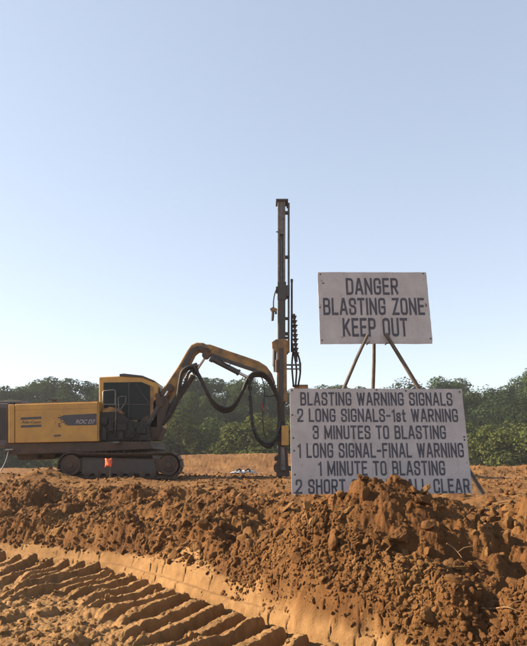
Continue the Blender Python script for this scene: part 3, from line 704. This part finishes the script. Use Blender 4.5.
# boom pivot, boom and arm
m = MB(); slab(m, [(131, 441), (134, 424), (146, 408), (156, 398), (166, 395), (169, 404), (164, 422), (158, 436), (152, 441)], 15.55, 15.68)
slab(m, [(131, 441), (134, 424), (146, 408), (156, 398), (166, 395), (169, 404), (164, 422), (158, 436), (152, 441)], 16.22, 16.35)
m.cyl(P(141, 432, 15.5), P(141, 432, 16.4), .2, None, 18); m.cyl(P(160, 402, 15.5), P(160, 402, 16.4), .12, None, 16); m.cyl(P(150, 427, 15.56), P(150, 427, 16.3), .3, None, 18)
slab(m, [(148, 436), (156, 424), (163, 428), (158, 440), (150, 441)], 15.6, 16.3)
m.build('boom_pivot', M['muddy'], rig, .02)
BO = [(139.5, 432), (149, 410), (160, 393), (178, 366), (186.5, 351), (191, 344.8), (196.5, 342.3), (203, 342.6), (213, 347.8), (207.5, 355.2), (203.5, 352), (198.5, 350.6), (194.5, 354), (186, 371), (175, 389), (163, 412), (153, 436)]
m = MB(); slab(m, BO, 15.78, 16.12); boom = m.build('boom', M['yellow_dirty'], rig, .03)
m = MB(); slab(m, [(181, 366), (188.5, 352.5), (192.5, 347.6), (197.5, 345.6), (204, 347), (211, 350.8), (208, 354.2), (203, 351), (198, 349.6), (193.5, 353), (185, 370)], 15.74, 15.775); m.build('boom_side_plate', M['dark'], boom)
m = MB(); slab(m, [(150.6, 418), (162, 397), (170, 384), (172.5, 386), (166.5, 397), (154.5, 422)], 15.745, 15.775); m.build('boom_guard', M['muddy'], boom)
m = MB(); slab(m, [(204, 344.2), (210, 344.2), (228, 350.6), (246, 356.6), (259, 361.2), (266.5, 366.0), (272.0, 373.5), (275.5, 383), (272, 386), (266, 378.6), (256, 371.8), (243, 367.4), (226, 361.6), (214, 358), (206, 354)], 15.83, 16.07); arm = m.build('boom_arm', M['yellow_dirty'], rig, .03)
m = MB(); slab(m, [(211, 353), (227, 358.8), (243, 364.6), (256, 368.8), (266, 375.2), (266, 378.0), (256, 371.9), (243, 367.6), (226, 361.8), (213, 357.6)], 15.80, 15.827); m.build('arm_side_strip', M['dark'], arm)
m = MB(); m.cyl(P(206, 350.5, 15.70), P(206, 350.5, 16.2), .085, None, 16); m.cyl(P(197, 348.5, 15.72), P(197, 348.5, 16.2), .06, None, 14); m.build('elbow_pin', M['muddy'], arm)
def cylinder(a, b, f, Y, r, r2):
    A, B = P(*a, Y), P(*b, Y); k = A.lerp(B, f); m = MB(); m.cyl(A, k, r, None, 14); m.cyl(A+(A-B).normalized()*.05, A+(B-A).normalized()*.04, r*1.25, None, 12)
    m.cyl(k-(B-A).normalized()*.05, k, r*1.2, None, 14); c = m.build('hydraulic_cylinder', M['dark'], rig)
    m = MB(); m.cyl(k, B, r2, None, 12); m.build('piston_rod', M['bright'], c)
    m = MB(); m.cyl(B+Vector((0, -.09, 0)), B+Vector((0, .09, 0)), r*1.2, None, 12); m.build('rod_eye', M['muddy'], c)
cylinder((158, 428), (206, 355.5), .72, 15.72, .085, .045)
cylinder((212, 359.0), (250, 378.5), .72, 15.74, .072, .04)
cylinder((141, 436), (170, 388), .7, 15.6, .085, .045)
cylinder((137, 424), (158, 396), .72, 15.62, .06, .035)
m = MB(); slab(m, [(190.5, 364.5), (196.5, 362.5), (198.5, 371.5), (192.5, 374)], 15.62, 15.8); m.build('hose_bracket', M['muddy'], rig)
# hoses
def hose(pts, r, n=1, spread=.05, Y=None):
    for k in range(n):
        jit = [(x+random.uniform(-.9, .9)*(k > 0), y+(k*1.6-(n-1)*.8)*.9, yy+(k-(n-1)/2)*spread) for x, y, yy in pts]
        m = MB(); m.tube(spline([P(*q) for q in jit], 9), r, 8); m.build('hose', M['rubber'], rig)
loop1 = [(194, 369, 15.6), (200, 378, 15.55), (207, 393, 15.5), (214, 404, 15.5), (224, 410, 15.5), (233, 407.5, 15.5), (241, 396, 15.5), (246, 384, 15.5), (251, 376.5, 15.5), (258, 374, 15.55), (266, 377, 15.6), (274, 388, 15.65), (279.5, 404, 15.68), (282, 424, 15.7)]
hose(loop1, .030, 4, .06)
hose([(196, 367.5, 15.6), (188, 368, 15.55), (182, 373, 15.52), (179.5, 384, 15.5), (177, 399, 15.5), (171, 413, 15.52), (163, 424, 15.55)], .045, 2, .08)
hose([(195, 369, 15.6), (189, 373, 15.55), (185.5, 382, 15.52), (178, 396, 15.5), (168, 416, 15.55)], .035, 1)
loop2 = [(249, 377, 15.55), (250, 388, 15.5), (250.5, 402, 15.5), (251.5, 418, 15.5), (254, 430, 15.5), (259, 440, 15.5), (266, 445.5, 15.5), (273, 443, 15.55), (278, 434, 15.6), (281, 420, 15.68), (281, 410, 15.7)]
hose(loop2, .022, 4, .05)
q2 = spline([P(*q) for q in loop2], 9)
for k in range(4, len(q2)-8):
    if random.random() < .55: continue
    a = q2[k]; d = (q2[k+1]-q2[k]).normalized(); m = MB(); m.cyl(a-d*random.uniform(.015, .04), a+d*.02, random.uniform(.04, .07), random.uniform(.04, .07), 7); m.build('hose_clamp', M['rubber'], rig)
hose([(260, 374, 15.6), (263.5, 383, 15.6), (264.5, 396, 15.58), (263, 412, 15.58), (263.5, 430, 15.6), (266, 438, 15.6)], .014)
hose([(264, 396, 15.6), (270, 396.5, 15.62), (277, 395, 15.7)], .018); hose([(218, 356, 15.7), (224, 363, 15.66), (229, 365, 15.66), (232, 362, 15.7)], .010)
m = MB(); m.cyl(P(262.5, 404, 15.58), P(263.5, 411, 15.58), .018, None, 8); m.build('red_tag', M['red'], rig)
# feed mast
def vbox(m, x0, x1, y0, y1, Y0, Y1): return slab(m, [(x0, y0), (x1, y0), (x1, y1), (x0, y1)], Y0, Y1)
YA, YB = 15.82, 16.14
m = MB(); vbox(m, 277.7, 279.7, 200.5, 470, YA, YB); vbox(m, 283.3, 285.3, 200.5, 470, YA, YB); vbox(m, 279.7, 283.3, 200.5, 234, YA+.01, YB); vbox(m, 279.7, 283.3, 234, 470, YA+.12, YB)
mast = m.build('feed_mast', M['rust'], rig, .008)
m = MB(); vbox(m, 276.0, 288.2, 198.6, 200.5, YA-.05, YB+.05); m.build('mast_cap', M['dark'], mast, .006)
m = MB(); vbox(m, 280.0, 282.6, 234, 286, YA+.09, YA+.119); m.build('feed_chain', M['steel'], mast)
m = MB(); vbox(m, 277.5, 286.2, 281.5, 300, YA-.03, YA-.002); vbox(m, 278.2, 285.4, 300, 348, YA-.025, YA-.002); vbox(m, 286.2, 289.8, 285, 296, YA-.02, YB); m.build('feed_carriage', M['dark'], mast, .01)
m = MB(); m.cyl(P(276.2, 231.8, YA), P(277.7, 231.8, YA), .02, None, 8); m.build('pin', M['dark'], mast)
m = MB(); m.cyl(P(288.7, 203, 15.98), P(288.7, 296, 15.98), .03, None, 10); dr = m.build('drill_rod', M['steel'], rig)
for y in (212, 256.5): m = MB(); vbox(m, 284.8, 289.6, y-1.1, y+1.1, 15.92, 16.04); m.build('rod_guide', M['dark'], dr)
m = MB(); hh = [P(287.2+1.9*(1-math.cos(t*math.pi/6))*.5, 208-4*math.sin(t*math.pi/6), 15.98) for t in range(7)]; m.tube(hh, .025, 6); m.build('sheave_guard', M['dark'], mast)
m = MB(); m.cyl(P(291.8, 280, 15.98), P(291.8, 352, 15.98), .03, None, 10); m.cyl(P(291.8, 279.2, 15.98), P(291.8, 282, 15.98), .038, None, 10); vbox(m, 287.9, 289.6, 296, 352, 15.9, 16.06); m.build('rod_rail', M['dark'], rig)
for y0, y1 in ((317, 318.8), (332, 334.5), (336.5, 338)): m = MB(); vbox(m, 284.8, 288.0, y0, y1, 15.9, 16.06); m.build('rail_bracket', M['dark'], rig)
# rod changer: stack of gripper discs with hoses
m = MB(); m.cyl(P(294.0, 314, 15.9), P(296.5, 362, 15.9), .035, None, 10)
for k in range(9):
    y = 316+k*4.6; x = 294.0+.05*(y-314); m.cyl(P(x, y, 15.9), P(x, y+1.5, 15.9), .075+.012*(k % 3), .055, 12); m.cyl(P(x, y+1.5, 15.9), P(x, y+2.4, 15.9), .05, .06, 10)
m.build('rod_changer', M['dark'], rig)
hose([(296, 350, 15.86), (299.5, 360, 15.86), (300.3, 372, 15.86), (298, 387, 15.86)], .025); hose([(291.5, 340, 15.9), (294.5, 356, 15.88), (296.5, 370, 15.88), (295.5, 387, 15.88)], .025); hose([(293, 352, 15.94), (292, 366, 15.94), (293.5, 387, 15.94)], .025)
m = MB(); vbox(m, 286.5, 300.5, 364.0, 365.4, 15.86, 15.95); vbox(m, 286.5, 300, 368.2, 369.2, 15.86, 15.95); vbox(m, 299.2, 301.3, 362.6, 370.3, 15.84, 15.97); m.build('changer_arm', M['steel'], rig)
m = MB(); vbox(m, 294.5, 308, 384.6, 390, 15.9, 16.5); m.build('changer_base', M['yellow_dirty'], rig)
# rotation head / yellow cradle
m = MB(); slab(m, [(271.8, 342), (276, 339.2), (286.8, 339.2), (286.8, 356), (287, 402), (277.0, 402), (276.8, 352), (272.2, 348)], YA-.13, YA-.035); vbox(m, 286.9, 288.6, 340, 352, YA-.1, YB); cr = m.build('feed_cradle', M['yellow_dirty'], rig, .012)
m = MB(); m.cyl(P(274.6, 347.5, YA-.06), P(274.3, 366, YA-.06), .055, None, 12); m.cyl(P(274.3, 366, YA-.06), P(274.6, 372, YA-.06), .03, None, 10); m.build('feed_motor', M['dark'], cr)
m = MB(); vbox(m, 279, 283.5, 348, 400, YA-.155, YA-.132); m.build('cradle_slot', M['dark'], cr)
m = MB(); m.cyl(P(277, 372, YA-.16), P(277, 360, YA-.16), .05, None, 12); m.build('tilt_motor', M['muddy'], cr)
# hanging winch hook at the left of the mast
m = MB(); m.tube(spline([P(276.8, 288, 15.8), P(274.4, 295, 15.8), P(273.4, 303, 15.8), P(273.8, 309, 15.8)], 6), .02, 6); vbox(m, 276, 277.5, 286.5, 292.5, 15.78, 15.9); w1_ = m.build('hose_hook', M['rubber'], mast)
m = MB(); slab(m, [(270, 308.6), (273, 306.8), (277.4, 308.8), (276.6, 311.6), (274, 310.6), (271, 311)], 15.76, 15.84); m.build('hook_bracket', M['yellow_dirty'], w1_)
m = MB(); m.cyl(P(272.9, 311, 15.8), P(272.4, 320.6, 15.8), .05, .04, 10); m.cyl(P(275.8, 311, 15.8), P(276, 314, 15.8), .03, None, 8); m.build('hook_weight', M['dark'], w1_)
# lower mast: dust hood, yellow box, foot
m = MB(); slab(m, [(276.5, 402), (284, 402), (285.5, 424), (284.5, 447), (278, 447), (275.5, 436), (277.5, 420)], YA-.14, YA-.01); m.build('lower_guide', M['muddy'], mast, .012)
m = MB(); vbox(m, 281.4, 288.6, 425.6, 445.4, YA-.26, YA-.15); m.build('filter_box', M['yellow'], mast, .012)
m = MB(); slab(m, [(278.5, 447), (287.5, 447), (288.5, 466), (290, 476.5), (276.5, 476.5), (277.5, 462)], YA-.16, YB+.05); vbox(m, 274.4, 278, 457, 461, YA-.12, YA+.1); vbox(m, 273.8, 278.5, 465, 470.5, YA-.14, YA+.12); vbox(m, 288.2, 291.2, 466, 471, YA-.14, YA+.12); m.build('mast_foot', M['muddy'], mast, .012)
m = MB()
for y in (449, 456, 463, 470): m.cyl(P(275.6, y, YA-.15), P(277, y+1.6, YA-.15), .05, .035, 8)
m.cyl(P(282.5, 447, YA-.19), P(283, 470, YA-.19), .05, .07, 10); m.build('dust_hood_clamps', M['rust'], mast)

# ------------------------------------------------------------------ orange flag and pale sheet
fp = P(110, 471, 14.6); fz = gz(fp.x, 14.6)
fl = thing('marker_flag', 'bright orange marker flag on a thin wire stake in front of the crawler track', 'flag', (fp.x, 14.6, fz))
m = MB(); m.cyl((fp.x, 14.6, fz-.1), P(111.2, 457.6, 14.6), .006, None, 6); m.build('wire_stake', M['steel'], fl)
m = MB(); n = 6; V = []; out_l = [(111.4, 458.0), (111.6, 469.2)]
for i in range(n):
    for j in range(n):
        t = i/(n-1); q = j/(n-1); x = 111.6 - 6.6*t + .5*math.sin(q*4); y = 457.8+1.6*t+q*(8.6-.5*t) + .9*math.sin(t*5+q*2)
        V.append(P(x, y, 14.59+.04*math.sin(t*6+q*3)))
m.add(V, [(i*n+j, i*n+j+1, (i+1)*n+j+1, (i+1)*n+j) for i in range(n-1) for j in range(n-1)], True)
fo = m.build('flag_cloth', M['orange'], fl); sol = fo.modifiers.new('solid', 'SOLIDIFY'); sol.thickness = .004
# crumpled sheet on the ground between rig and mast
sp = P(243.5, 470, 19.5); sz = gz(sp.x, 19.5)
ps = thing('plastic_bundle', 'pale grey plastic bundle lying on the ground between the rig and its mast', 'bundle', (sp.x, 19.5, sz))
nx, ny = 26, 12; ax = np.linspace(-.42, .42, nx); ay = np.linspace(-.28, .28, ny); m = MB(); V = []
for i in range(nx):
    for j in range(ny):
        e = max(0, 1-(ax[i]/.43)**4)*max(0, 1-(ay[j]/.3)**4); zz = .015+.11*e*(.75+.6*float(fbm(np.array([ax[i]*7.0]), np.array([ay[j]*7.0]), 3, 9)[0]))
        V.append((sp.x+ax[i]+.02*math.sin(j*2.1), 19.5+ay[j]+.02*math.sin(i*1.3), sz+zz))
m.add(V, [(i*ny+j, (i+1)*ny+j, (i+1)*ny+j+1, i*ny+j+1) for i in range(nx-1) for j in range(ny-1)], False)
m.build('crumpled_sheet', M['pale_sheet'], ps)
m = MB()
for x, y in ((-.22, -.2), (.06, -.24)): m.tube([(sp.x+x, 19.5+y, sz+.1), (sp.x+x+.1, 19.5+y-.03, sz+.15), (sp.x+x+.16, 19.5+y, sz+.09)], .035, 7)
m.build('tie', M['dark'], ps)

# ------------------------------------------------------------------ trees
def leaf_mat(name, a, b):
    m = bpy.data.materials.new(name); m.use_nodes = True; t = m.node_tree; p = t.nodes['Principled BSDF']; L = t.links.new
    g = t.nodes.new('ShaderNodeNewGeometry'); oi = t.nodes.new('ShaderNodeObjectInfo')
    mx = t.nodes.new('ShaderNodeMix'); mx.data_type = 'RGBA'; mx.inputs[6].default_value = (*a, 1); mx.inputs[7].default_value = (*b, 1)
    L(g.outputs['Random Per Island'], mx.inputs[0])
    hv = t.nodes.new('ShaderNodeHueSaturation'); mr = t.nodes.new('ShaderNodeMapRange'); mr.inputs[3].default_value = .6; mr.inputs[4].default_value = 1.4
    L(oi.outputs['Random'], mr.inputs[0]); L(mr.outputs[0], hv.inputs['Value']); L(mx.outputs[2], hv.inputs['Color']); L(hv.outputs[0], p.inputs['Base Color'])
    p.inputs['Roughness'].default_value = 1; p.inputs['Specular IOR Level'].default_value = .0
    tr = t.nodes.new('ShaderNodeBsdfTranslucent'); L(hv.outputs[0], tr.inputs[0]); ms = t.nodes.new('ShaderNodeMixShader'); ms.inputs[0].default_value = .25
    L(p.outputs[0], ms.inputs[1]); L(tr.outputs[0], ms.inputs[2]); L(ms.outputs[0], t.nodes['Material Output'].inputs[0])
    return m
LM = [leaf_mat('dark_leaves', (.020, .036, .012), (.040, .060, .020)), leaf_mat('mid_leaves', (.026, .040, .012), (.050, .066, .020)), leaf_mat('olive_leaves', (.048, .062, .017), (.085, .096, .030))]
def leaves_mesh(name, lobes, per, size, seed):
    g = np.random.default_rng(seed); Q = []
    for (c, r) in lobes:
        n = int(per*np.prod(r)**(2/3)); d = g.normal(size=(n, 3)); d /= np.linalg.norm(d, axis=1)[:, None]
        k = np.concatenate([g.uniform(.82, 1.1, n-n//4), g.uniform(.3, .85, n//4)])
        bump = 1+.16*np.sin(d[:, 0]*5+seed)*np.sin(d[:, 1]*6+1)*np.sin(d[:, 2]*5+2)
        p = np.array(c) + d*np.array(r)*(k*bump)[:, None]
        nrm = d*1.0 + g.normal(size=(n, 3))*.36 + np.array([0, 0, .25]); nrm /= np.linalg.norm(nrm, axis=1)[:, None]
        a = np.cross(nrm, g.normal(size=(n, 3))); a /= np.linalg.norm(a, axis=1)[:, None]; b = np.cross(nrm, a)
        s = size*g.uniform(.55, 1.25, n)[:, None]
        Q.append(np.stack([p-a*s, p-b*s*.6-nrm*s*.15, p+a*s, p+b*s*.6-nrm*s*.15], 1))
    v = np.concatenate(Q).reshape(-1, 3); f = np.arange(len(v)).reshape(-1, 4)
    return tri_mesh(name, v, f)
def make_tree(kind, seed, leafm, bush=False):
    """unit tree 10 m tall (bush: 4 m) under the origin empty"""
    g = np.random.default_rng(seed); lobes = []
    if not bush:
        for k in range(17):
            t = g.uniform(0, 1); ang = g.uniform(0, 6.28); zc = 2.4 + 6.4*t; rad = (2.3*(1-abs(t-.38)*1.05)+.2)*math.sqrt(g.uniform(.15, 1)); r = g.uniform(.8, 1.55)*(1.15-.45*t)
            lobes.append(((math.cos(ang)*rad, math.sin(ang)*rad, zc), (r*1.15, r*1.15, r*.85)))
        lobes.append(((0, 0, 5.2), (1.8, 1.8, 2.6))); th, tr = 7.5, .2
        me = leaves_mesh('crown', lobes, 700, .125, seed)
    else:
        for k in range(11):
            t = g.uniform(0, 1); ang = g.uniform(0, 6.28); zc = .5+2.6*t; rad = (1.35*(1-.65*t))*math.sqrt(g.uniform(.1, 1)); r = g.uniform(.5, .95)*(1.1-.4*t)
            lobes.append(((math.cos(ang)*rad, math.sin(ang)*rad, zc), (r, r, r*.9)))
        th, tr = 2.4, .08; me = leaves_mesh('crown', lobes, 900, .085, seed)
    me.materials.append(leafm)
    m = MB(); pts = [Vector((.12*math.sin(k*1.3+seed), .1*math.cos(k*1.1), th*k/6-.3)) for k in range(7)]; m.tube(pts, tr, 8, lambda t: tr*(1.15-.85*t))
    for k in range(5):
        a = k*1.3+seed; z = th*(.35+.11*k); b = Vector((0, 0, z)); e = Vector((math.cos(a)*th*.22, math.sin(a)*th*.22, z+th*.14)); m.tube([b, b.lerp(e, .5)+Vector((0, 0, -.05)), e], tr*.4, 6, lambda t: tr*.42*(1-.7*t))
    tm = bpy.data.meshes.new('trunk'); tm.from_pydata([tuple(p) for p in m.v], [], m.f); tm.polygons.foreach_set('use_smooth', m.sm); tm.update(); tm.materials.append(M['bark'])
    return me, tm
TREE = [make_tree('t', 11+k*7, LM[0]) for k in range(4)] + [make_tree('t', 61+k*7, LM[1]) for k in range(4)]
BUSH = [make_tree('b', 131+k*5, LM[1], True) for k in range(3)] + [make_tree('b', 171+k*5, LM[2], True) for k in range(3)]
TOP = {t[0].name: float(np.sort([v.co.z for v in t[0].vertices])[-60]) for t in TREE+BUSH}
ORD = ['', 'second ', 'third ', 'fourth ', 'fifth ', 'sixth ', 'seventh ', 'eighth ', 'ninth ', 'tenth ', 'eleventh ', 'twelfth ', 'thirteenth ']
SPOTS = [(-999, -8, 'beyond the left edge'), (-8, 48, "behind the engine housing's rear half"), (48, 99, "behind the engine housing's front half"), (99, 160, 'behind the cab'),
  (160, 198, 'behind the rising boom'), (198, 226, 'left in the hanging hose loop'), (226, 250, 'right in the hanging hose loop'), (250, 276, 'seen through the lower hose loop'),
  (276, 330, "behind the big board's left end"), (330, 400, "behind the big board's middle"), (400, 462, "behind the big board's right end"), (462, 492, 'just right of the big board'), (492, 528, 'at the right edge'), (528, 9999, 'beyond the right edge')]
plist = []
def add_tree(px, top_py, Y, proto, kind, w=1.0):
    base = Vector((P(px, 460, Y).x, Y, 0)); base.z = -1.6*(1 if Y > 55 else max(0, (Y-34)/21))-.1
    h = P(px, top_py, Y).z-base.z; plist.append((px, base, h, proto, kind, w))
sk = [(-120, 386), (0, 386), (15, 385), (30, 380), (50, 380), (65, 376.5), (85, 376.5), (110, 377), (150, 379), (203, 379), (218, 378.5), (230, 383), (238, 379.5), (262, 384), (300, 384), (340, 383), (400, 381), (430, 381), (450, 380), (463, 383), (476, 390.5), (490, 385), (500, 379), (512, 374), (530, 371), (560, 369), (700, 372)]
sky_y = lambda x: float(np.interp(x, [a for a, b in sk], [b for a, b in sk]))
g = np.random.default_rng(42)
x = -75
while x < 605:
    add_tree(x, sky_y(x)+g.choice([g.uniform(-3, 3), g.uniform(2, 11)]), 88+g.uniform(-5, 5), int(g.integers(0, 4)), 'back', g.uniform(.85, 1.1)); x += g.uniform(13, 22)
x = -65
while x < 600:
    add_tree(x, sky_y(x)+g.uniform(7, 36), 74+g.uniform(-4, 4), int(g.integers(0, 8)), 'mid', g.uniform(.85, 1.15)); x += g.uniform(17, 27)
x = -60
while x < 590:
    add_tree(x, 425+g.uniform(-12, 12), 62+g.uniform(-3, 3), int(g.integers(0, 6)), 'front', g.uniform(1.0, 1.4)); x += g.uniform(15, 27)
for px, ty, Y, pr, ww in ((487, 426, 54, 3, 1.05), (517, 424, 52, 4, 1.3), (505, 438, 53, 5, 1.2), (256, 415, 55, 4, 1.2), (238, 424, 56, 3, 1.2), (270, 428, 56, 5, 1.1), (545, 428, 54, 3, 1.2)):
    add_tree(px, ty, Y, pr, 'near', ww)
cnt = {}
for px, base, h, proto, kind, ww in sorted(plist, key=lambda t: t[0]):
    bush = kind in ('front', 'near'); cm, tm = (BUSH if bush else TREE)[proto]
    place_ = next(t for a, b, t in SPOTS if a <= px < b)
    tone = {'back': 'tall hazy skyline tree', 'mid': 'rounded dark green tree' if proto < 4 else 'rounded mid green tree',
            'front': 'low dark green bushy tree' if proto < 3 else 'low olive bushy tree', 'near': 'pale olive bush nearest the site'}[kind]
    key = (tone, place_); k = cnt.get(key, 0); cnt[key] = k+1
    lab = tone + ' ' + place_ if k == 0 else ORD[min(k, 12)] + tone + ' from left, ' + place_
    t = thing('bushy_tree' if bush else 'broadleaf_tree', lab, 'tree', base, {'back': 'skyline trees of the wood', 'mid': 'middle trees of the wood', 'front': 'bushy trees at the edge of the wood', 'near': 'bushy trees nearest the site'}[kind])
    s = h/TOP[cm.name]; t.scale = (s*ww, s*ww, s); t.rotation_euler = (0, 0, g.uniform(0, 6.28))
    for nm, me in (('crown', cm), ('trunk', tm)):
        o = bpy.data.objects.new(nm, me); C.objects.link(o); o.parent = t
# dark undergrowth that closes the wood
lob = []
for k in range(120):
    xx = g.uniform(-75, 75); lob.append(((xx, g.uniform(78, 100), g.uniform(-1.5, 4.5)), (g.uniform(2, 4), g.uniform(1.5, 3), g.uniform(1.5, 3))))
ug = leaves_mesh('undergrowth', lob, 90, .34, 999); o = bpy.data.objects.new('undergrowth', ug); C.objects.link(o); ug.materials.append(LM[0])
tag(o, 'dark undergrowth filling the wood between its trunks', 'undergrowth', kind='stuff')

# ------------------------------------------------------------------ haze
HAZE = 0.0006
if HAZE:
    m = MB(); m.box((-330, -70, -4), (330, 430, 22)); hm = bpy.data.materials.new('haze'); hm.use_nodes = True; t = hm.node_tree; t.nodes.clear()
    pv = t.nodes.new('ShaderNodeVolumePrincipled'); pv.inputs['Color'].default_value = (.80, .86, .95, 1); pv.inputs['Density'].default_value = HAZE; pv.inputs['Anisotropy'].default_value = .2
    ou = t.nodes.new('ShaderNodeOutputMaterial'); t.links.new(pv.outputs[0], ou.inputs['Volume'])
    hz = m.build('haze', hm); tag(hz, 'thin pale summer haze over the whole site', 'haze', kind='stuff')
